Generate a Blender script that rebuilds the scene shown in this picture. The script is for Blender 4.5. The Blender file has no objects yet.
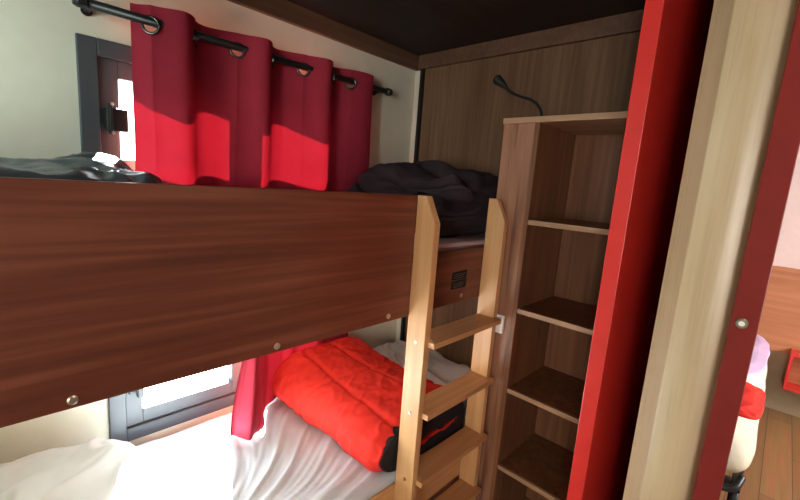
import bpy, bmesh, math, random
from mathutils import Vector, Matrix, noise
random.seed(7)
D = bpy.data
COL = bpy.context.scene.collection
EYE = 1.6                                    # eye height above the floor; z values below are relative to the eye

# ------------------------------------------------------------------ materials
def new_mat(name):
    m = D.materials.new(name); m.use_nodes = True
    nt = m.node_tree; nt.nodes.clear()
    out = nt.nodes.new('ShaderNodeOutputMaterial')
    return m, nt, out
def principled(nt, out, rough=.5, metal=0, spec=.5):
    b = nt.nodes.new('ShaderNodeBsdfPrincipled')
    b.inputs['Roughness'].default_value = rough
    b.inputs['Metallic'].default_value = metal
    b.inputs['Specular IOR Level'].default_value = spec
    nt.links.new(b.outputs[0], out.inputs[0])
    return b
def plain(name, col, rough=.5, metal=0, spec=.5, var=.08, nscale=14, bump=0, bscale=60):
    m, nt, out = new_mat(name)
    b = principled(nt, out, rough, metal, spec)
    tc = nt.nodes.new('ShaderNodeTexCoord')
    n = nt.nodes.new('ShaderNodeTexNoise'); n.inputs['Scale'].default_value = nscale
    n.inputs['Detail'].default_value = 4
    nt.links.new(tc.outputs['Object'], n.inputs['Vector'])
    r = nt.nodes.new('ShaderNodeValToRGB')
    r.color_ramp.elements[0].position = .3; r.color_ramp.elements[1].position = .7
    r.color_ramp.elements[0].color = [c*(1-var) for c in col]+[1]
    r.color_ramp.elements[1].color = [min(1, c*(1+var)) for c in col]+[1]
    nt.links.new(n.outputs['Fac'], r.inputs['Fac'])
    nt.links.new(r.outputs['Color'], b.inputs['Base Color'])
    if bump:
        n2 = nt.nodes.new('ShaderNodeTexNoise'); n2.inputs['Scale'].default_value = bscale
        n2.inputs['Detail'].default_value = 3
        nt.links.new(tc.outputs['Object'], n2.inputs['Vector'])
        bp = nt.nodes.new('ShaderNodeBump'); bp.inputs['Strength'].default_value = bump
        bp.inputs['Distance'].default_value = .01
        nt.links.new(n2.outputs['Fac'], bp.inputs['Height'])
        nt.links.new(bp.outputs[0], b.inputs['Normal'])
    return m
def wood(name, c0, c1, axis, rough=.45, fine=55, coarse=7, spec=.4, stretch=.035, c2=None):
    """laminate with grain running along `axis` (0 x, 1 y, 2 z)"""
    m, nt, out = new_mat(name)
    b = principled(nt, out, rough, 0, spec)
    tc = nt.nodes.new('ShaderNodeTexCoord')
    def layer(scale, st, dist, detail):
        mp = nt.nodes.new('ShaderNodeMapping')
        s = [1, 1, 1]; s[axis] = st; mp.inputs['Scale'].default_value = s
        nt.links.new(tc.outputs['Object'], mp.inputs['Vector'])
        n = nt.nodes.new('ShaderNodeTexNoise'); n.inputs['Scale'].default_value = scale
        n.inputs['Detail'].default_value = detail; n.inputs['Distortion'].default_value = dist
        nt.links.new(mp.outputs[0], n.inputs['Vector'])
        return n
    a = layer(coarse, stretch*3, .8, 3); f = layer(fine, stretch, .3, 5)
    mx = nt.nodes.new('ShaderNodeMath'); mx.operation = 'MULTIPLY_ADD'
    mx.inputs[1].default_value = .5
    h = nt.nodes.new('ShaderNodeMath'); h.operation = 'MULTIPLY'; h.inputs[1].default_value = .5
    nt.links.new(f.outputs['Fac'], h.inputs[0])
    nt.links.new(a.outputs['Fac'], mx.inputs[0]); nt.links.new(h.outputs[0], mx.inputs[2])
    r = nt.nodes.new('ShaderNodeValToRGB')
    e = r.color_ramp.elements
    e[0].position = .36; e[0].color = list(c0)+[1]
    e[1].position = .62; e[1].color = list(c1)+[1]
    if c2:
        k = r.color_ramp.elements.new(.48); k.color = list(c2)+[1]
    nt.links.new(mx.outputs[0], r.inputs['Fac'])
    nt.links.new(r.outputs['Color'], b.inputs['Base Color'])
    bp = nt.nodes.new('ShaderNodeBump'); bp.inputs['Strength'].default_value = .12
    bp.inputs['Distance'].default_value = .002
    nt.links.new(f.outputs['Fac'], bp.inputs['Height']); nt.links.new(bp.outputs[0], b.inputs['Normal'])
    return m
def cloth(name, col, transl=0.0, rough=.85, weave=900, bump=.15, var=.1, sheen=.0, tcol=None):
    m, nt, out = new_mat(name)
    b = principled(nt, out, rough, 0, .15)
    b.inputs['Sheen Weight'].default_value = sheen
    tc = nt.nodes.new('ShaderNodeTexCoord')
    n = nt.nodes.new('ShaderNodeTexNoise'); n.inputs['Scale'].default_value = 9
    n.inputs['Detail'].default_value = 6
    nt.links.new(tc.outputs['Object'], n.inputs['Vector'])
    r = nt.nodes.new('ShaderNodeValToRGB')
    r.color_ramp.elements[0].position = .3; r.color_ramp.elements[1].position = .7
    r.color_ramp.elements[0].color = [c*(1-var) for c in col]+[1]
    r.color_ramp.elements[1].color = [min(1, c*(1+var)) for c in col]+[1]
    nt.links.new(n.outputs['Fac'], r.inputs['Fac']); nt.links.new(r.outputs['Color'], b.inputs['Base Color'])
    n2 = nt.nodes.new('ShaderNodeTexNoise'); n2.inputs['Scale'].default_value = weave
    nt.links.new(tc.outputs['Object'], n2.inputs['Vector'])
    bp = nt.nodes.new('ShaderNodeBump'); bp.inputs['Strength'].default_value = bump
    bp.inputs['Distance'].default_value = .001
    nt.links.new(n2.outputs['Fac'], bp.inputs['Height']); nt.links.new(bp.outputs[0], b.inputs['Normal'])
    if transl:
        t = nt.nodes.new('ShaderNodeBsdfTranslucent'); t.inputs['Color'].default_value = list(tcol or col)+[1]
        mx = nt.nodes.new('ShaderNodeMixShader'); mx.inputs[0].default_value = transl
        nt.links.new(b.outputs[0], mx.inputs[1]); nt.links.new(t.outputs[0], mx.inputs[2])
        nt.links.new(mx.outputs[0], out.inputs[0])
    return m
def glass_mat():
    m, nt, out = new_mat('window_glass')
    t = nt.nodes.new('ShaderNodeBsdfTransparent'); t.inputs['Color'].default_value = (.93, .96, .95, 1)
    g = nt.nodes.new('ShaderNodeBsdfGlossy'); g.inputs['Roughness'].default_value = .02
    mx = nt.nodes.new('ShaderNodeMixShader'); mx.inputs[0].default_value = .06
    nt.links.new(t.outputs[0], mx.inputs[1]); nt.links.new(g.outputs[0], mx.inputs[2])
    nt.links.new(mx.outputs[0], out.inputs[0])
    return m
def floor_mat():
    m, nt, out = new_mat('floor_laminate')
    b = principled(nt, out, .4, 0, .4)
    tc = nt.nodes.new('ShaderNodeTexCoord')
    br = nt.nodes.new('ShaderNodeTexBrick')
    br.inputs['Scale'].default_value = 1
    br.inputs['Brick Width'].default_value = 1.2; br.inputs['Row Height'].default_value = .14
    br.inputs['Mortar Size'].default_value = .002
    br.inputs['Color1'].default_value = (.42, .19, .06, 1); br.inputs['Color2'].default_value = (.32, .14, .042, 1)
    br.inputs['Mortar'].default_value = (.06, .035, .015, 1)
    nt.links.new(tc.outputs['Object'], br.inputs['Vector'])
    mp = nt.nodes.new('ShaderNodeMapping'); mp.inputs['Scale'].default_value = (.06, 1, 1)
    nt.links.new(tc.outputs['Object'], mp.inputs['Vector'])
    n = nt.nodes.new('ShaderNodeTexNoise'); n.inputs['Scale'].default_value = 40; n.inputs['Detail'].default_value = 5
    nt.links.new(mp.outputs[0], n.inputs['Vector'])
    mx = nt.nodes.new('ShaderNodeMix'); mx.data_type = 'RGBA'; mx.blend_type = 'MULTIPLY'
    mx.inputs[0].default_value = .6
    nt.links.new(br.outputs['Color'], mx.inputs[6]); nt.links.new(n.outputs['Color'], mx.inputs[7])
    hs = nt.nodes.new('ShaderNodeBrightContrast'); hs.inputs['Bright'].default_value = .02
    nt.links.new(mx.outputs[2], hs.inputs['Color']); nt.links.new(hs.outputs[0], b.inputs['Base Color'])
    return m

M = {}
M['wall'] = plain('wall_paint_cream', (.64, .65, .55), .8, spec=.2, var=.03, bump=.05, bscale=200)
M['wall_pink'] = plain('wall_paint_pale_pink', (.72, .52, .48), .8, spec=.2, var=.03)
M['backwood'] = wood('wall_panel_oak', (.10, .052, .026), (.185, .104, .056), 2, .6, fine=60, coarse=5, spec=.3)
M['redwood'] = wood('bunk_red_brown_laminate', (.095, .025, .016), (.235, .076, .048), 0, .38, fine=45, coarse=6, spec=.4, c2=(.145, .039, .021))
M['oak'] = wood('cabinet_oak_laminate', (.15, .065, .036), (.38, .19, .11), 2, .45, fine=60, coarse=10, c2=(.30, .145, .083), stretch=.05)
M['oak_edge'] = wood('shelf_edge_oak', (.33, .20, .115), (.46, .30, .18), 1, .45)
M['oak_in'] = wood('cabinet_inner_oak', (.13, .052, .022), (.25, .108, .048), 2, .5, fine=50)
M['pine'] = wood('ladder_pine', (.54, .28, .12), (.68, .41, .19), 2, .4, fine=40, coarse=5)
M['ply'] = wood('pale_plywood', (.52, .42, .29), (.66, .55, .40), 0, .6, fine=30, coarse=4)
M['pine_x'] = wood('ladder_rung_pine', (.52, .27, .11), (.66, .38, .17), 0, .4, fine=40, coarse=5)
M['pale_wood'] = wood('door_pale_oak', (.47, .35, .20), (.56, .43, .26), 2, .36, fine=150, coarse=22, spec=.7, c2=(.53, .405, .24))
M['ceil'] = wood('ceiling_dark_board', (.018, .010, .009), (.035, .020, .018), 0, .6)
M['trimwood'] = wood('ceiling_trim_wood', (.085, .042, .024), (.14, .075, .045), 0, .5)
M['wains'] = wood('wainscot_orange_wood', (.36, .12, .05), (.52, .20, .09), 1, .5, fine=30)
M['plinthwall'] = plain('lower_wall_greige', (.36, .27, .17), .7)
M['red_paint'] = plain('red_lacquer', (.62, .028, .022), .38, spec=.5, var=.04)
M['dark_red'] = plain('dark_red_lacquer', (.19, .018, .013), .6, spec=.15, var=.05)
M['slate'] = plain('slate_window_frame', (.045, .058, .072), .42, spec=.5, var=.05)
M['black'] = plain('black_metal', (.012, .012, .014), .35, spec=.5, var=.1)
M['blackpl'] = plain('black_plastic', (.01, .01, .011), .5, spec=.4, var=.1)
M['chrome'] = plain('screw_metal', (.62, .58, .52), .3, metal=1, var=.05)
M['eyelet'] = plain('eyelet_dark_chrome', (.16, .15, .15), .25, metal=.9, var=.05)
M['cap'] = plain('cap_olive_grey', (.20, .18, .12), .35, metal=.3, var=.05)
M['white_pl'] = plain('white_plastic', (.80, .79, .76), .4, var=.02)
M['curtain'] = cloth('crimson_curtain', (.43, .036, .068), .27, .8, tcol=(.034, .0007, .0016))
M['sheet'] = cloth('white_sheet', (.52, .56, .64), 0, .8, var=.02)
M['pillow'] = cloth('white_pillowcase', (.60, .63, .67), 0, .8, var=.03)
M['duvet_red'] = cloth('red_duvet', (.74, .035, .025), 0, .75, var=.06)
M['duvet_dark'] = cloth('dark_lining', (.022, .02, .024), 0, .7, var=.2)
M['throw'] = cloth('dark_aubergine_duvet', (.040, .028, .034), 0, .85, var=.15, weave=300, bump=.3)
M['slate_cloth'] = cloth('slate_pillow_cover', (.075, .088, .105), 0, .30, var=.3)
M['ticking'] = cloth('pinkish_mattress_cover', (.55, .40, .42), 0, .8, var=.04)
M['cream_cloth'] = cloth('cream_bedding', (.74, .66, .52), 0, .8, var=.04)
M['lilac'] = cloth('lilac_pillow', (.62, .42, .60), 0, .8, var=.03)
M['glass'] = glass_mat()
M['floor'] = floor_mat()
M['plate'] = plain('plate_black', (.009, .008, .010), .5, spec=.2)
M['print'] = plain('plate_print_grey', (.11, .10, .11), .5)

# ------------------------------------------------------------------ helpers
def V(x, y, z): return Vector((x, y, z+EYE))
def empty(name, loc, label, cat, group=None):
    o = D.objects.new(name, None); COL.objects.link(o)
    o.location = V(*loc); o.empty_display_size = .05
    o['label'] = label; o['category'] = cat
    if group: o['group'] = group
    return o
def wloc(o):
    l = Vector((0, 0, 0))
    while o: l += o.location; o = o.parent
    return l
def link(name, bm, mat, parent=None, smooth=False, loc=None, bev=0, autosm=False):
    """bm holds eye-relative coordinates"""
    me = D.meshes.new(name)
    org = wloc(parent) if parent else (V(*loc) if loc else Vector((0, 0, 0)))
    bmesh.ops.transform(bm, matrix=Matrix.Translation(Vector((0, 0, EYE)) - org), verts=bm.verts)
    bmesh.ops.recalc_face_normals(bm, faces=bm.faces)
    bm.to_mesh(me); bm.free()
    o = D.objects.new(name, me); COL.objects.link(o)
    if parent: o.parent = parent
    elif loc: o.location = org
    if isinstance(mat, (list, tuple)):
        for x in mat: me.materials.append(x)
    else: me.materials.append(mat)
    if smooth:
        for p in me.polygons: p.use_smooth = True
    if bev:
        md = o.modifiers.new('bevel', 'BEVEL'); md.width = bev; md.segments = 2; md.limit_method = 'ANGLE'
    return o
def box(bm, x0, x1, y0, y1, z0, z1):
    vs = [bm.verts.new((x, y, z)) for x in (x0, x1) for y in (y0, y1) for z in (z0, z1)]
    for f in ((0, 1, 3, 2), (4, 6, 7, 5), (0, 4, 5, 1), (2, 3, 7, 6), (0, 2, 6, 4), (1, 5, 7, 3)):
        bm.faces.new([vs[i] for i in f])
    return bm
def B(*a): return box(bmesh.new(), *a)
def boxes(*l):
    bm = bmesh.new()
    for a in l: box(bm, *a)
    return bm
def prism(pts, axis, a, b, bm=None):
    """extrude a 2-D outline along an axis; pts are the two other coordinates in order"""
    bm = bm or bmesh.new()
    def mk(p, t):
        c = list(p); c.insert(axis, t); return bm.verts.new(c)
    A = [mk(p, a) for p in pts]; C = [mk(p, b) for p in pts]
    bm.faces.new(A); bm.faces.new(C[::-1])
    n = len(pts)
    for i in range(n): bm.faces.new((A[i], A[(i+1) % n], C[(i+1) % n], C[i]))
    return bm
def tube(path, r, seg=12, bm=None, caps=True):
    bm = bm or bmesh.new()
    path = [Vector(p) for p in path]; rings = []
    rr = r if isinstance(r, (list, tuple)) else [r]*len(path)
    up = None
    for i, p in enumerate(path):
        d = (path[min(i+1, len(path)-1)] - path[max(i-1, 0)]).normalized()
        if up is None:
            up = Vector((0, 0, 1)) if abs(d.z) < .9 else Vector((1, 0, 0))
        s = d.cross(up).normalized(); up = s.cross(d).normalized()
        rings.append([bm.verts.new(p + (s*math.cos(2*math.pi*k/seg) + up*math.sin(2*math.pi*k/seg))*rr[i]) for k in range(seg)])
    for a, b in zip(rings, rings[1:]):
        for k in range(seg): bm.faces.new((a[k], a[(k+1) % seg], b[(k+1) % seg], b[k]))
    if caps: bm.faces.new(rings[0]); bm.faces.new(rings[-1][::-1])
    return bm
def smooth_path(pts, n=8):
    pts = [Vector(p) for p in pts]; out = []
    P = [pts[0]*2-pts[1]] + pts + [pts[-1]*2-pts[-2]]
    for i in range(1, len(P)-2):
        for k in range(n):
            t = k/n; a, b, c, d = P[i-1:i+3]
            out.append(.5*((2*b)+(c-a)*t+(2*a-5*b+4*c-d)*t*t+(3*b-a-3*c+d)*t**3))
    out.append(pts[-1]); return out
def torus(c, nrm, R, r, seg=24, s2=8, bm=None):
    bm = bm or bmesh.new(); c = Vector(c); n = Vector(nrm).normalized()
    a = n.orthogonal().normalized(); b = n.cross(a); rings = []
    for i in range(seg):
        t = 2*math.pi*i/seg; d = a*math.cos(t)+b*math.sin(t)
        rings.append([bm.verts.new(c+d*(R+r*math.cos(2*math.pi*k/s2))+n*r*math.sin(2*math.pi*k/s2)) for k in range(s2)])
    for i in range(seg):
        A, C = rings[i], rings[(i+1) % seg]
        for k in range(s2): bm.faces.new((A[k], A[(k+1) % s2], C[(k+1) % s2], C[k]))
    return bm
def sstep(a, b, x):
    t = max(0, min(1, (x-a)/(b-a))); return t*t*(3-2*t)
def lerp(a, b, t): return a+(b-a)*t
def puffy(x0, x1, y0, y1, z0, z1, n=(20, 20, 8), pw=4.0, disp=None, flatbot=True, pz=2.2, rot=0):
    """soft closed cushion-like solid: a subdivided box rounded to a superellipsoid, then displaced"""
    bm = bmesh.new(); idx = {}
    nx, ny, nz = n
    cx, cy, cz = (x0+x1)/2, (y0+y1)/2, (z0+z1)/2
    hx, hy, hz = (x1-x0)/2, (y1-y0)/2, (z1-z0)/2
    def vert(i, j, k):
        if (i, j, k) in idx: return idx[(i, j, k)]
        u, v, w = 2*i/nx-1, 2*j/ny-1, 2*k/nz-1
        e = (abs(u)**pw + abs(v)**pw)
        pl = e**(1/pw)
        m = max(abs(u), abs(v))
        q = m/pl if pl > 1e-6 else 1          # round the plan corners
        uu, vv = u*q, v*q
        edge = max(0, 1-m**(pw))**(1/pz)       # thickness falls towards the rim
        side = m
        if m >= .999: 
            # rim: bulge with w
            bulge = (1-abs(w)**2.2)**(1/2.2) if abs(w) < 1 else 0
            s = 1 - .12*(1-bulge) * 1
            p = Vector((uu*s*hx, vv*s*hy, w*hz*.55))
        else:
            t = .55+.45*(1-m**pw)**(1/pz)
            s = 1 - .12*(m**6)
            p = Vector((uu*s*hx, vv*s*hy, w*hz*t))
        if disp:
            p = disp(p, u, v, w)
        if rot:
            c, s_ = math.cos(rot), math.sin(rot); p = Vector((p.x*c-p.y*s_, p.x*s_+p.y*c, p.z))
        p += Vector((cx, cy, cz))
        if flatbot and p.z < z0: p.z = z0
        idx[(i, j, k)] = bm.verts.new(p); return idx[(i, j, k)]
    for i in range(nx):
        for j in range(ny):
            for k in (0, nz): bm.faces.new([vert(i, j, k), vert(i+1, j, k), vert(i+1, j+1, k), vert(i, j+1, k)])
    for i in range(nx):
        for k in range(nz):
            for j in (0, ny): bm.faces.new([vert(i, j, k), vert(i+1, j, k), vert(i+1, j, k+1), vert(i, j, k+1)])
    for j in range(ny):
        for k in range(nz):
            for i in (0, nx): bm.faces.new([vert(i, j, k), vert(i, j+1, k), vert(i, j+1, k+1), vert(i, j, k+1)])
    return bm
def ridge(x, y, z=0, s=1):
    return 1-abs(noise.noise(Vector((x*s, y*s, z*s)))*2)
def struct(name, bm, mat, **k):
    o = link(name, bm, mat, **k); o['kind'] = 'structure'; return o
def thing(name, bm, mat, loc, label, cat, group=None, **k):
    o = link(name, bm, mat, loc=loc, **k); o['label'] = label; o['category'] = cat
    if group: o['group'] = group
    return o
FL = -EYE; CE = .70

# ------------------------------------------------------------------ the setting
struct('floor', B(-2.7, 4.5, -1.7, 1.74, FL-.05, FL), M['floor'])
struct('ceiling', B(-2.7, 4.5, -1.7, 1.74, CE, CE+.06), M['ceil'])
# window wall with two openings
WU = (.254, 1.30, -.10, .373); WL = (.292, 1.30, -1.03, -.35)
YW = 1.65; YO = 1.73
struct('wall_window', boxes((-2.7, WU[0], YW, YO, FL, CE), (WU[1], 4.5, YW, YO, FL, CE),
       (WU[0], WU[1], YW, YO, WU[3], CE), (WU[0], WU[1], YW, YO, WL[3], WU[2]),
       (WU[0], WU[1], YW, YO, FL, WL[2]), (WU[0], WL[0], YW, YO, WL[2], WL[3])), M['wall'])
def window(name, W, sash, glassbox, mull, hz):
    x0, x1, z0, z1 = W; a = .052; s0 = YW-.012; s1 = YW+.055
    def ring(X0, X1, Z0, Z1, w, y0, y1):
        bm = bmesh.new()
        box(bm, X0, X0+w, y0, y1, Z0, Z1); box(bm, X1-w, X1, y0, y1, Z0, Z1)
        box(bm, X0+w, X1-w, y0, y1, Z0, Z0+w); box(bm, X0+w, X1-w, y0, y1, Z1-w, Z1)
        return bm
    fr = struct(name, ring(x0, x1, z0, z1, a, s0, s1), M['slate'], bev=.003)
    def kid(n, bm, m, **k):
        o = link(n, bm, m, parent=fr, **k); return o
    g = .0008
    for (X0, X1, Z0, Z1) in sash:
        w = .055
        kid('sash', ring(X0+g, X1-g, Z0+g, Z1-g, w, YW+.002, YW+.045), M['slate'], bev=.003)
        kid('glass_pane', B(X0+w, X1-w, YW+.02, YW+.026, Z0+w, Z1-w), M['glass'])
    return fr
wu = window('window_1', WU, [(.306, .80, -.048, .321), (.80, 1.248, -.048, .321)], None, None, None)
wl = window('window_2', WL, [(.344, .80, -.978, -.402), (.80, 1.248, -.978, -.402)], None, None, None)
h = link('handle', boxes((.318, .378, YW-.035, YW-.003, .096, .168)), M['blackpl'], parent=wu, bev=.004)
link('handle_lever', boxes((.322, .331, YW-.055, YW-.035, .084, .180)), M['blackpl'], parent=h, bev=.003)
bm = bmesh.new()
for z in (.088, .176): tube([(.330, YW-.064, z), (.330, YW-.05, z)], .005, 10, bm)
link('handle_screw', bm, M['chrome'], parent=h)
h2 = link('handle', boxes((.350, .398, YW-.03, YW-.003, -.835, -.80)), M['slate'], parent=wl, bev=.004)
link('handle_lever', boxes((.372, .392, YW-.055, YW-.03, -.845, -.72)), M['slate'], parent=h2, bev=.004)

# far wall of the bunk room, open beyond y .1 (passage to the next room)
struct('wall_back', B(1.80, 1.86, .10, YW, FL, CE), M['backwood'])
HW = (.97, 1.52, .04, .48)       # side window added out of view at the bunk head to brighten the window wall
struct('wall_headboard', boxes((-.31, -.25, .83, HW[0], FL, CE), (-.31, -.25, HW[1], YW, FL, CE), (-.31, -.25, HW[0], HW[1], FL, HW[2]), (-.31, -.25, HW[0], HW[1], HW[3], CE)), M['wall'])
hf = struct('fill_window', boxes((-.30, -.262, HW[0], HW[0]+.03, HW[2], HW[3]), (-.30, -.262, HW[1]-.03, HW[1], HW[2], HW[3]), (-.30, -.262, HW[0]+.03, HW[1]-.03, HW[2], HW[2]+.03), (-.30, -.262, HW[0]+.03, HW[1]-.03, HW[3]-.03, HW[3])), M['slate'])
link('glass_pane', B(-.285, -.28, HW[0]+.03, HW[1]-.03, HW[2]+.03, HW[3]-.03), M['glass'], parent=hf)
LW = (-1.32, -.68, -.75, .45)       # unseen living-area opening assumed behind the viewer, added to let light in (y0,y1,z0,z1)
struct('wall_left', boxes((-2.7, -2.62, -1.7, LW[0], FL, CE), (-2.7, -2.62, LW[1], YW, FL, CE),
       (-2.7, -2.62, LW[0], LW[1], FL, LW[2]), (-2.7, -2.62, LW[0], LW[1], LW[3], CE)), M['wall'])
RW = (2.5, 3.9, -.6, .45)        # opening added out of view to light the next room's pink wall
struct('wall_front', boxes((-2.62, RW[0], -1.7, -1.62, FL, CE), (RW[1], 4.5, -1.7, -1.62, FL, CE),
       (RW[0], RW[1], -1.7, -1.62, FL, RW[2]), (RW[0], RW[1], -1.7, -1.62, RW[3], CE)), M['wall'])
struct('wall_right', B(4.42, 4.5, -1.62, YW, FL, CE), M['wall_pink'])
struct('trim_1', boxes((4.395, 4.42, -1.62, YW, -1.12, -.44)), M['wains'], bev=.004)
struct('trim_9', boxes((4.40, 4.42, -1.62, YW, FL, -1.12)), M['plinthwall'])
# ceiling trim of the bunk room
struct('trim_2', B(-.25, 1.80, YW-.022, YW, .622, CE), M['trimwood'], bev=.003)
struct('trim_3', B(1.778, 1.80, .10, YW-.022, .628, CE), M['trimwood'], bev=.003)
struct('trim_4', B(1.782, 1.80, 1.592, 1.612, FL, .628), M['blackpl'])
struct('trim_5', B(1.786, 1.80, 1.612, 1.65, FL, .622), M['wall'])

# red partition edge beside the cabinet, pale oak wall end, dark red jamb with a screw cap
struct('door_1', prism([(1.0, .254), (1.0, .290), (1.80, .290), (1.80, .254)], 2, FL, CE), [M['red_paint']], bev=.002)
struct('wall_partition', prism([(.955, .162), (1.86, .162), (1.86, .06), (.99, .02)] + [(.905-.010*math.sin(math.pi*q/18), lerp(.034, .1245, q/18)) for q in range(19)], 2, FL, CE), M['pale_wood'], bev=.001)
j = struct('trim_6', B(.86, .95, .0060, .0415, FL, CE), M['dark_red'], bev=.0015)
cap = link('screw_cap', tube([(.861, .0263, -.1865), (.855, .0263, -.1865), (.8535, .0263, -.1865)], [.0085, .0085, .0072], 24), M['cap'], parent=j, smooth=False)
link('screw_recess', tube([(.855, .0263, -.1865), (.8532, .0263, -.1865)], [.0045, .0042], 16), M['white_pl'], parent=cap)

# ------------------------------------------------------------------ bunk bed
YB = .85
bed = empty('bunk_bed', (.8, 1.25, FL), 'red-brown wooden bunk bed with a long guard board, built along the window wall', 'bunk bed')
gb = link('guard_board', B(-.25, .972, YB, YB+.02, -.4335, -.036), M['redwood'], parent=bed, bev=.0025)
sr = link('side_rail', B(.972, 1.438, YB+.001, YB+.021, -.4335, -.228), M['redwood'], parent=bed, bev=.0025)
def screw(x, z, par, y=YB, r=.0085):
    bm = tube([(x, y+.002, z), (x, y-.002, z), (x, y-.0035, z)], [r, r, r*.7], 16)
    s = link('screw', bm, M['chrome'], parent=par)
    return s
for x, z in ((.100, -.417), (.494, -.417), (.877, -.415)): screw(x, z, gb)
screw(1.267, -.408, sr)
for zt in (-.312, -.347):
    pl = link('rating_plate', prism([(1.199, zt), (1.292, zt+.004), (1.289, zt-.029), (1.197, zt-.029)], 1, YB-.0015, YB+.001), M['plate'], parent=sr, bev=.0006)
    bm = bmesh.new()
    for r_, (a, b) in enumerate(((1.205, 1.28), (1.208, 1.272), (1.205, 1.265))):
        box(bm, a, b, YB-.0022, YB-.0014, zt-.009-.007*r_, zt-.0065-.007*r_)
    link('printed_lines', bm, M['print'], parent=pl)
link('upper_base', B(-.25, 1.79, .872, 1.585, -.43, -.355), M['ply'], parent=bed)
link('lower_rail', B(-.25, 1.438, .851, .863, -1.24, -1.06), M['pine_x'], parent=bed, bev=.003)
link('lower_base', B(-.25, 1.79, .864, 1.60, -1.22, -1.165), M['redwood'], parent=bed)
link('lower_panel', B(-.25, 1.438, .86, .875, FL, -1.22), M['redwood'], parent=bed)

# mattresses
def mat_disp(p, u, v, w): return p
um = empty('mattress', (.8, 1.23, -.355), 'thin mattress with a pinkish cover on the upper bunk behind the guard board', 'mattress')
link('mattress_core', B(-.245, 1.785, .875, 1.58, -.354, -.225), M['ticking'], parent=um, bev=.015)
link('top_cover', B(-.247, 1.787, .8735, 1.583, -.2245, -.207), M['ticking'], parent=um, bev=.008)

lm = empty('mattress', (.8, 1.23, -1.165), 'mattress with a wrinkled white sheet on the lower bunk', 'mattress')
link('mattress_core', B(-.245, 1.785, .870, 1.62, -1.164, -1.058), M['ticking'], parent=lm, bev=.012)
bm = bmesh.new(); NX, NY = 260, 110; g = []
for i in range(NX+1):
    row = []
    for k in range(NY+1):
        x = lerp(-.24, 1.78, i/NX); v = k/NY
        y = lerp(.865, 1.622, v)
        # creases fan out from the bright middle of the bed towards the ladder side
        a = math.radians(28); uu = x*math.cos(a)-y*math.sin(a); ww = x*math.sin(a)+y*math.cos(a)
        n1 = noise.noise(Vector((uu*1.3, ww*9+noise.noise(Vector((x*2, y*2, 3)))*1.2, 0)))
        n2 = noise.noise(Vector((x*2.2+5, y*14+x*3, 4)))
        # creases fan out from where the sheet is pulled, towards the duvet
        rx, ry = x-.36, y-.98; rad = math.hypot(rx, ry); th = math.atan2(ry, rx)+.10*math.sin(rad*7)
        n3 = max(0, .34-abs(noise.noise(Vector((rad*1.2, th*7.5, 8)))))*2.2 + max(0, .30-abs(noise.noise(Vector((rad*2.2, th*15, 3)))))*.9
        n3 *= sstep(.10, .32, rad)
        z = -1.034+.007*n1+.004*n2+.017*n3*sstep(.25, .50, x)*sstep(1.62, 1.5, y)+.004*noise.noise(Vector((x*12, y*12, 1)))
        # one long fold near the wall
        z += .006*math.exp(-((y-1.56+.05*math.sin(x*4))/.014)**2)
        z += .006*math.exp(-((y-1.52+.02*math.sin(x*5))/.012)**2)
        e = min(v, 1-v)
        z -= .02*(1-sstep(0, .035, e))
        row.append(bm.verts.new((x, y, z)))
    g.append(row)
for i in range(NX):
    for k in range(NY): bm.faces.new((g[i][k], g[i+1][k], g[i+1][k+1], g[i][k+1]))
edge = [e for e in bm.edges if e.is_boundary]
r = bmesh.ops.extrude_edge_only(bm, edges=edge)
for v in [q for q in r['geom'] if isinstance(q, bmesh.types.BMVert)]: v.co.z = -1.09 if v.co.y < 1.2 else -1.12
link('fitted_sheet', bm, M['sheet'], parent=lm, smooth=True)

# ------------------------------------------------------------------ ladder
lad = empty('bunk_ladder', (1.19, .81, FL), 'pale pine ladder with five flat rungs hooked on the front of the bunk bed', 'ladder')
def stile(x0, x1):
    # side outline in (y,z): top back, chamfer towards the front
    pts = [(YB, -.036), (YB-.036, -.036), (YB-.078, -.118), (YB-.078, FL), (YB, FL)]
    return link('stile', prism(pts, 0, x0, x1), M['pine'], parent=lad, bev=.002)
sl = stile(.972, 1.000); s2 = stile(1.392, 1.420)
for z in (-.50, -.75, -1.0, -1.25, -1.5):
    pts = [(.989, YB-.105), (1.408, YB-.105), (1.408, YB-.0785), (1.3915, YB-.0785), (1.3915, YB-.008), (1.0005, YB-.008), (1.0005, YB-.0785), (.989, YB-.0785)]
    link('rung', prism(pts, 2, z-.02, z), M['pine_x'], parent=lad, bev=.0015)
def sidescrew(x, y, z, par):
    link('screw', tube([(x+.001, y, z), (x-.003, y, z)], [.0065, .005], 14), M['chrome'], parent=par)
for z in (-.51, -.76, -1.01): sidescrew(.972, YB-.042, z, sl)
for z in (-.53, -.78): sidescrew(1.392, YB-.042, z, s2)

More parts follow.
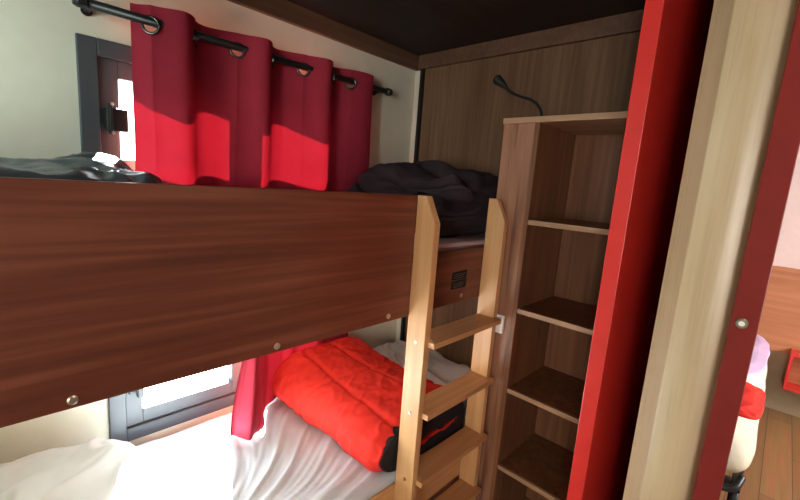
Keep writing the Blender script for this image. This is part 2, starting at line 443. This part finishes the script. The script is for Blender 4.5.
# ------------------------------------------------------------------ open cabinet
XC = 1.442
cab = empty('open_cabinet', (1.62, .6, FL), 'tall oak laminate cabinet with open shelves standing between the ladder and the red door edge', 'cabinet')
link('front_panel', B(XC, XC+.018, .722, .848, FL, .249), M['oak'], parent=cab, bev=.001)
link('side_panel', B(XC+.0185, 1.795, .830, .848, FL, .249), M['oak'], parent=cab)
link('side_panel', B(XC-.001, 1.795, .703, .7215, FL, .249), M['oak_in'], parent=cab, bev=.001)
link('side_panel', B(XC, 1.795, .335, .355, FL, .249), M['oak_in'], parent=cab)
link('top_panel', B(XC-.006, 1.797, .333, .851, .2495, .270), M['oak_edge'], parent=cab, bev=.001)
link('back_panel', B(1.782, 1.795, .3555, .7025, FL, .249), M['oak_in'], parent=cab)
for z in (-.104, -.452, -.787, -1.130, -1.47):
    s = link('shelf', B(XC+.014, 1.7815, .3555, .7025, z-.018, z), M['oak_in'], parent=cab)
    link('shelf_edge', B(XC+.002, XC+.0138, .3557, .7023, z-.018, z), M['oak_edge'], parent=s)
sw = empty('light_switch', (XC, .775, -.53), 'small white wall switch on the cabinet front beside the second ladder upright', 'switch')
link('back_plate', B(XC-.016, XC-.0005, .748, .797, -.567, -.492), M['white_pl'], parent=sw, bev=.003)
link('rocker', B(XC-.020, XC-.0162, .757, .788, -.553, -.508), M['white_pl'], parent=sw, bev=.002)

# reading lamp on a gooseneck
lp = empty('reading_lamp', (1.6, .775, .27), 'black gooseneck reading lamp rising from the top of the open cabinet', 'lamp')
link('lamp_base', tube([(1.6, .775, .2705), (1.6, .775, .282), (1.6, .775, .286)], [.024, .024, .018], 24), M['blackpl'], parent=lp)
path = smooth_path([(1.6, .775, .284), (1.6, .781, .312), (1.6, .798, .342), (1.6, .832, .368), (1.6, .880, .385), (1.6, .925, .405), (1.6, .957, .432)], 8)
link('gooseneck', tube(path, .0055, 12), M['blackpl'], parent=lp, smooth=True)
hd = link('lamp_head', tube([(1.6, .950, .426), (1.6, .960, .435), (1.6, .970, .443), (1.6, .997, .462), (1.6, 1.005, .468)], [.006, .010, .013, .021, .019], 20), M['blackpl'], parent=lp)

# ------------------------------------------------------------------ curtain rod + curtain
YR = 1.565; ZR = .445
rod = empty('curtain_rod', (.85, YR, ZR), 'black metal curtain rod fixed to the wall above the upper window', 'curtain rod')
link('rod', tube([(.27, YR, ZR), (1.49, YR, ZR)], .0135, 16), M['black'], parent=rod, smooth=True)
for s, x in ((-1, .27), (1, 1.49)):
    link('finial', tube([(x-s*.004, YR, ZR), (x, YR, ZR), (x+s*.006, YR, ZR), (x+s*.02, YR, ZR), (x+s*.03, YR, ZR)], [.0138, .0185, .0185, .0185, .014], 16), M['black'], parent=rod)
for x in (.285, 1.475):
    b_ = link('bracket', boxes((x-.007, x+.007, YR+.010, YW-.006, ZR-.006, ZR+.006)), M['black'], parent=rod)
    link('bracket_plate', tube([(x, YW-.0065, ZR), (x, YW-.0005, ZR)], .015, 20), M['black'], parent=b_)
ct = empty('curtain', (.88, YR, -1.0), 'crimson eyelet curtain hanging from the black rod down past both bunks', 'curtain')
XS = [.39, .436, .572, .719, .86, 1.002, 1.152, 1.256, 1.385]
SG = [-1, 1, -1, 1, -1, 1, -1, .5]
def wave(x):
    for a, b, s in zip(XS, XS[1:], SG):
        if x <= b or b == XS[-1]:
            t = max(0, min(1, (x-a)/(b-a)))
            if b == XS[1]: return -math.sin(math.pi*(.5+.5*t))
            if b == XS[-1]: return s*math.sin(math.pi*.8*t)
            return s*math.sin(math.pi*(t**1.7 if s > 0 else t**.65))
    return 0
bm = bmesh.new(); NX, NZ = 300, 330; g = []
ZT, ZB = .495, -1.02
for k in range(NZ+1):
    z0 = lerp(ZT, ZB, k/NZ); row = []
    for i in range(NX+1):
        s = i/NX; xt = lerp(XS[0], XS[-1], s); w = wave(xt)
        low = sstep(-.10, -.5, z0)
        xl = .75+s*(1.36-.75)
        x = lerp(xt, xl, low)
        x += .012*noise.noise(Vector((s*5, z0*1.5, 0)))*sstep(.3, .0, z0)
        amp = lerp(.040, .012, sstep(.0, -.14, z0)); amp = lerp(amp, .030, sstep(-.48, -.75, z0))
        base = lerp(YR, 1.612, sstep(.0, -.14, z0)); base = lerp(base, 1.585+.026*sstep(.3, .5, s), sstep(-.48, -.75, z0)); amp = lerp(amp, min(amp, .012), sstep(.3, .5, s)*sstep(-.48, -.75, z0))
        lw = wave(lerp(XS[0], XS[-1], min(1, s*1.0+.02*math.sin(z0*6))))
        y = base-amp*(w if z0 > -.2 else lw)
        y += .006*noise.noise(Vector((s*12, z0*5, 2)))*sstep(.35, -.0, z0)
        z = z0
        # the free corner is thrown forward over the mattress
        f = sstep(.36, .10, s)*sstep(-.58, -.98, z0)
        y -= .21*f; x += (-.12*f) + .05*sstep(.12, 0, s)*sstep(-.6, -.8, z0)*(1-f)
        y += .02*f*math.sin(s*60)
        z += .006*f
        row.append(bm.verts.new((x, y, z)))
    g.append(row)
for k in range(NZ):
    for i in range(NX):
        s = (i+.5)/NX; xt = lerp(XS[0], XS[-1], s); zc = lerp(ZT, ZB, (k+.5)/NZ)
        hole = False
        for c in XS[1:-1]:
            # distance measured along the cloth
            if math.hypot((xt-c)*1.3, zc-ZR+.011) < .0225: hole = True
        if not hole: bm.faces.new((g[k][i], g[k+1][i], g[k+1][i+1], g[k][i+1]))
bmesh.ops.delete(bm, geom=[v for v in bm.verts if not v.link_faces], context='VERTS')
cl = link('curtain_cloth', bm, M['curtain'], parent=ct, smooth=True)
# lighter coral added on the curtain's wall side to bounce red glow onto the wall
me_ = cl.data
if sum(p.normal.y for p in me_.polygons) > 0: me_.flip_normals()
nt = M['curtain'].node_tree
mixn = [n for n in nt.nodes if n.type == 'MIX_SHADER'][0]; outn = [n for n in nt.nodes if n.type == 'OUTPUT_MATERIAL'][0]
bk = nt.nodes.new('ShaderNodeBsdfDiffuse'); bk.inputs['Color'].default_value = (.85, .20, .15, 1)
bm2 = nt.nodes.new('ShaderNodeMixShader'); bm2.inputs[0].default_value = .27
tr_ = [n for n in nt.nodes if n.type == 'BSDF_TRANSLUCENT'][0]
nt.links.new(bk.outputs[0], bm2.inputs[1]); nt.links.new(tr_.outputs[0], bm2.inputs[2])
ge = nt.nodes.new('ShaderNodeNewGeometry'); mf = nt.nodes.new('ShaderNodeMixShader')
nt.links.new(ge.outputs['Backfacing'], mf.inputs[0]); nt.links.new(mixn.outputs[0], mf.inputs[1]); nt.links.new(bm2.outputs[0], mf.inputs[2])
nt.links.new(mf.outputs[0], outn.inputs[0])
for n_, c in enumerate(XS[1:-1]):
    d = .004
    t = Vector((2*d, -(wave(c+d)-wave(c-d))*.040, 0)).normalized()
    nr = Vector((-t.y, t.x, 0))
    link('eyelet', torus((c, YR, ZR-.011), nr, .0245, .0050), M['eyelet'], parent=ct, smooth=True)

# ------------------------------------------------------------------ bedding, upper bunk
def dv1(p, u, v, w):
    a = .05*noise.noise(Vector((u*1.5, v*1.5, 1.3)))+.012*noise.noise(Vector((u*4, v*4, 2.3)))+.003*noise.noise(Vector((u*10, v*10, 3)))
    f = 1 if w > 0 else .1
    p = p.copy(); p.z += a*f*1.0
    n = noise.noise_vector(Vector((u*2.2, v*2.2, w*2)))*.018
    p += n*(.3+.7*(w > -.5))
    return p
tk = empty('folded_duvet', (1.40, 1.22, -.205), 'dark aubergine duvet heaped at the far end of the upper bunk', 'duvet')
link('lower_layer', puffy(1.15, 1.775, .90, 1.54, -.203, -.02, (44, 44, 10), 5, dv1), M['throw'], parent=tk, smooth=True)
def dv2(p, u, v, w):
    p = dv1(p, u+4, v+2, w)
    # a ridge running across, a dip beside it
    p.z += (.030*math.exp(-((u-.0-.25*v)/.26)**2) - .035*math.exp(-((u+.30-.2*v)/.10)**2))*(1 if w > 0 else .2)
    return p
link('upper_fold', puffy(1.22, 1.77, .895, 1.51, -.10, .062, (48, 48, 12), 5, dv2), M['throw'], parent=tk, smooth=True)

def pl1(p, u, v, w):
    p = p.copy()
    cr = .012*ridge(u*2.6, v*2.6+u, .5)+.006*ridge(u*6, v*5, 2)
    if w > 0: p.z += cr-.012+.040*math.exp(-(((p.x-.19)/.09)**2+((p.y-.16)/.13)**2))
    p += noise.noise_vector(Vector((u*2, v*2, w)))*.01
    return p
thing('pillow', puffy(-.245, .370, .93, 1.57, -.205, -.016, (70, 60, 10), 3.2, pl1, pz=2.6), M['slate_cloth'], (.05, 1.2, -.2),
      'crinkled slate grey pillow lying on the upper bunk, its crest just above the guard board', 'pillow', smooth=True)

# ------------------------------------------------------------------ bedding, lower bunk
def pl2(p, u, v, w):
    p = p.copy()
    if w > 0:
        a = math.radians(-42); s_ = u*math.cos(a)-v*math.sin(a); t_ = u*math.sin(a)+v*math.cos(a)
        p.z += .014*max(0, 1-abs(noise.noise(Vector((s_*.8, t_*2.6, .2))))*3.6)+.002*noise.noise(Vector((u*5, v*5, 2)))
    p += noise.noise_vector(Vector((u*1.5, v*1.5, w)))*.012
    return p
thing('pillow', puffy(-.225, .335, .99, 1.600, -1.028, -.905, (80, 70, 10), 3.6, pl2, pz=2.0, rot=math.radians(-3)), M['pillow'], (.05, 1.3, -1.03),
      'white pillow at the near end of the lower bunk below the guard board', 'pillow', smooth=True)
thing('pillow', puffy(1.445, 1.775, .90, 1.60, -1.026, -.925, (50, 60, 8), 5, pl2, pz=2.0), M['pillow'], (1.6, 1.25, -1.03),
      'flat white pillow at the far end of the lower bunk, behind the red duvet', 'pillow', smooth=True)

dd = empty('folded_duvet', (1.16, 1.24, -1.03), 'folded bright red quilted duvet with dark lining on the lower bunk behind the ladder', 'duvet')
def duvet_layer(x0, x1, y0, y1, z0, z1, n, seed, quilt):
    def f(p, u, v, w):
        p = p.copy()
        if quilt and w > -.9:
            q = 0
            q += math.exp(-((u+.30-.25*v)/.045)**2) + math.exp(-((u-.38+.1*v)/.05)**2)
            q += .8*math.exp(-((v-.42+.25*u)/.045)**2) + .8*math.exp(-((v+.25+.2*u)/.045)**2)
            p.z -= .016*q*(w > 0)
            if w > 0:
                p.z += .012*noise.noise(Vector((u*3, v*3, seed)))+.0055*ridge(u*4+v, v*6, seed)+.003*noise.noise(Vector((u*16, v*14, seed)))
        p += noise.noise_vector(Vector((u*2.6, v*2.6, w*1.3+seed)))*.012
        if w > 0: p.z += .012*v
        return p
    return puffy(x0, x1, y0, y1, z0, z1, n, 5, f, pz=2.8)
link('bottom_fold', duvet_layer(.935, 1.44, .858, 1.585, -1.033, -.955, (50, 60, 8), 3.1, False), M['duvet_dark'], parent=dd, smooth=True)
link('inner_fold', duvet_layer(.975, 1.43, .850, 1.56, -.970, -.925, (50, 60, 8), 5.1, True), M['duvet_red'], parent=dd, smooth=True)
# outer red cover: open sheet wrapping from the mattress round the near fold and over the top
bm = bmesh.new(); NS, NT = 150, 130; g = []
prof = smooth_path([(1.05, 0, -1.025), (.95, 0, -1.022), (.90, 0, -.992), (.885, 0, -.945), (.91, 0, -.893), (.975, 0, -.862), (1.09, 0, -.846), (1.21, 0, -.846), (1.33, 0, -.862), (1.40, 0, -.89), (1.425, 0, -.935)], 12)
L = [0]
for a, b in zip(prof, prof[1:]): L.append(L[-1]+(b-a).length)
def pat(t):
    d = t*L[-1]
    for i in range(len(L)-1):
        if L[i+1] >= d:
            return prof[i].lerp(prof[i+1], (d-L[i])/max(1e-6, L[i+1]-L[i]))
    return prof[-1]
for i in range(NS+1):
    t = i/NS; p0 = pat(t); p1 = pat(min(1, t+.01)); pm = pat(max(0, t-.01))
    tg = (p1-pm).normalized(); nr = Vector((-tg.z, 0, tg.x))
    row = []
    for k in range(NT+1):
        v = k/NT; y = lerp(.870, 1.590, v)
        d_ = t*L[-1]
        q = math.exp(-((d_-.36-.06*v)/.012)**2)+math.exp(-((d_-.60+.03*v)/.012)**2)
        q += .9*math.exp(-((v-.66+.18*t)/.014)**2)+.5*math.exp(-((v-.32+.10*t)/.014)**2)
        h = -.010*q + .010*noise.noise(Vector((d_*5, v*4, 7)))+.004*ridge(d_*9+v*2, v*9, 3)+.004*noise.noise(Vector((d_*26, v*22, 1)))+.004*max(0, .25-abs(noise.noise(Vector((d_*9+v*6, v*11-d_*8, 5)))))*4
        # pinched end edges
        e = min(v, 1-v)
        h -= .02*(1-sstep(0, .06, e))
        lift = .036*sstep(.55, 1, v)*sstep(.25, .5, t)
        xx = p0.x+nr.x*h+.02*noise.noise(Vector((v*3, 1, 1)))*(1-t)
        zz = max(-1.026, p0.z+nr.z*h+lift)
        row.append(bm.verts.new((xx, y+.006*noise.noise(Vector((t*9, v*3, 2))), zz)))
    g.append(row)
for i in range(NS):
    for k in range(NT): bm.faces.new((g[i][k], g[i+1][k], g[i+1][k+1], g[i][k+1]))
co = link('red_cover', bm, M['duvet_red'], parent=dd, smooth=True)
md = co.modifiers.new('solid', 'SOLIDIFY'); md.thickness = .012; md.offset = -1
cx_, cz_ = 1.15, -.94
cpts = []
for p in prof:
    d_ = Vector((p.x-cx_, p.z-cz_)); d_ *= (d_.length-.020)/d_.length
    cpts.append((cx_+d_.x, max(-1.03, cz_+d_.y)))
cpts += [(1.41, -1.03)]
bm = bmesh.new(); secs = []
for y, k_ in ((.858, .94), (.861, .975), (.867, .99), (.90, 1.0), (.93, 1.0)):
    secs.append([bm.verts.new((cx_+(px-cx_)*k_, y+.003*math.sin(px*40+pz*30), cz_+(pz-cz_)*(k_ if pz > cz_ else 1))) for px, pz in cpts])
bm.faces.new(secs[0]); bm.faces.new(secs[-1][::-1])
for a, b in zip(secs, secs[1:]):
    for q in range(len(a)): bm.faces.new((a[q], a[(q+1) % len(a)], b[(q+1) % len(a)], b[q]))
link('lining', bm, M['duvet_dark'], parent=dd)

# ------------------------------------------------------------------ next room
nb = empty('single_bed', (3.36, .5, FL), 'bed with cream sheet and black metal frame in the room beyond the doorway', 'bed')
def nm(p, u, v, w):
    p = p.copy(); p += noise.noise_vector(Vector((u*3, v*3, w)))*.012; return p
link('mattress', puffy(2.33, 4.36, -.072, 1.2, -1.335, -1.005, (70, 40, 8), 14, nm, pz=2.0), M['cream_cloth'], parent=nb, smooth=True)
link('bed_frame', boxes((2.42, 4.34, -.05, -.01, -1.34, -1.29), (2.42, 4.34, 1.1, 1.14, -1.34, -1.29), (2.42, 2.46, -.01, 1.1, -1.34, -1.29), (4.30, 4.34, -.01, 1.1, -1.34, -1.29)), M['black'], parent=nb, bev=.004)
for x in (2.44, 4.30):
    for y in (-.03, 1.12):
        link('leg', tube([(x, y, -1.34), (x, y, FL+.002)], .02, 14), M['black'], parent=nb, smooth=True)
link('foot_bar', tube(smooth_path([(2.40, 0.35, -1.25), (2.34, .20, -1.27), (2.33, .06, -1.29), (2.35, -.02, -1.285), (2.42, -.045, -1.25)], 8), .017, 12), M['black'], parent=nb, smooth=True)
def lb(p, u, v, w):
    p = p.copy(); p += noise.noise_vector(Vector((u*1.5, v*1.5, w+4)))*.010
    if w > 0: p.z += .008*noise.noise(Vector((u*4, v*4, 3)))
    return p
thing('blanket', puffy(2.50, 3.03, -.070, .50, -1.022, -.968, (36, 40, 8), 6, lb, pz=2.2), M['duvet_red'], (2.85, .2, -1.0),
      'small red blanket folded across the bed in the room beyond the doorway', 'blanket', smooth=True)
thing('pillow', puffy(3.15, 4.34, -.060, .6, -1.022, -.975, (30, 30, 8), 4, nm, pz=2.2), M['lilac'], (4.05, .3, -1.0),
      'pale lilac pillow at the head of the bed in the next room', 'pillow', smooth=True)
bs = empty('bedside_shelf', (4.3, -.33, -1.35), 'small red open box shelf on the wall beside the bed in the next room', 'shelf')
link('shelf_box', boxes((4.24, 4.394, -.52, -.50, -1.36, -1.065), (4.24, 4.394, -.205, -.185, -1.36, -1.065), (4.24, 4.394, -.50, -.205, -1.36, -1.335), (4.24, 4.394, -.50, -.205, -1.09, -1.065)), M['red_paint'], parent=bs, bev=.002)
link('shelf_back', B(4.386, 4.3935, -.50, -.205, -1.335, -1.09), M['wains'], parent=bs)

# passage ceiling lamp added out of view as warm fill for the guard board
hl = empty('fill_lamp', (.75, -.42, CE), 'round white ceiling lamp added out of view in the passage as fill', 'lamp')
link('fill_lamp_housing', tube([(.75, -.42, CE-.001), (.75, -.42, CE-.05)], [.14, .13], 32), M['white_pl'], parent=hl)

# ------------------------------------------------------------------ light
W = D.worlds.new('sky'); bpy.context.scene.world = W; W.use_nodes = True
bg = W.node_tree.nodes['Background']
bg.inputs[0].default_value = (.88, .95, 1.0, 1); bg.inputs[1].default_value = 11.0
sun = D.lights.new('sun', 'SUN'); sun.energy = 230; sun.angle = math.radians(.8); sun.color = (1, .95, .86)
so = D.objects.new('sun', sun); COL.objects.link(so); so.location = V(2, 4, 4)
so.rotation_euler = Vector((-.42, -1, -.75)).to_track_quat('-Z', 'Y').to_euler()
def area(name, loc, dirv, sx, sy, e, col):
    l = D.lights.new(name, 'AREA'); l.shape = 'RECTANGLE'; l.size = sx; l.size_y = sy; l.energy = e; l.color = col
    o = D.objects.new(name, l); COL.objects.link(o); o.location = V(*loc)
    o.rotation_euler = Vector(dirv).to_track_quat('-Z', 'Z').to_euler(); return o
area('living_fill_light', (-2.66, (LW[0]+LW[1])/2, (LW[2]+LW[3])/2), (1, 0, 0), 1.15, .6, 40, (1, .86, .72))  # fill light added in the assumed living-area opening
area('head_fill_light', (-.345, 1.245, .26), (1, .15, 0), .52, .42, 5.5, (.90, 1, .93))  # fill light behind the added bunk-head window
area('next_room_fill_light', ((RW[0]+RW[1])/2, -1.66, -.08), (0, 1, 0), 1.35, 1.0, 30, (1, .88, .78))  # fill light in the added next-room opening

area('ceiling_fill_light', (.75, -.42, CE-.055), (0, 0.0001, -1), .2, .2, 5, (1, .78, .58))  # warm fill under the added passage lamp
# ------------------------------------------------------------------ camera
cam = D.cameras.new('camera'); co_ = D.objects.new('camera', cam); COL.objects.link(co_)
cam.sensor_width = 36; cam.lens = 407.124/800*36; cam.clip_start = .02
X = Vector((390, 39, -407.124)).normalized(); Y = Vector((-435, 100, -407.124)); Y = (Y-X*X.dot(Y)).normalized(); Z = X.cross(Y)
R = Matrix((X, Y, Z)).to_4x4()
co_.matrix_world = Matrix.Translation((0, 0, EYE)) @ R
sc = bpy.context.scene; sc.camera = co_
sc.view_settings.view_transform = 'Standard'; sc.view_settings.look = 'None'
sc.view_settings.gamma = 1; sc.view_settings.use_curve_mapping = False
sc.view_settings.exposure = .2
sc.cycles.max_bounces = 10; sc.cycles.diffuse_bounces = 6; sc.cycles.transparent_max_bounces = 12
sc.cycles.sample_clamp_indirect = 0
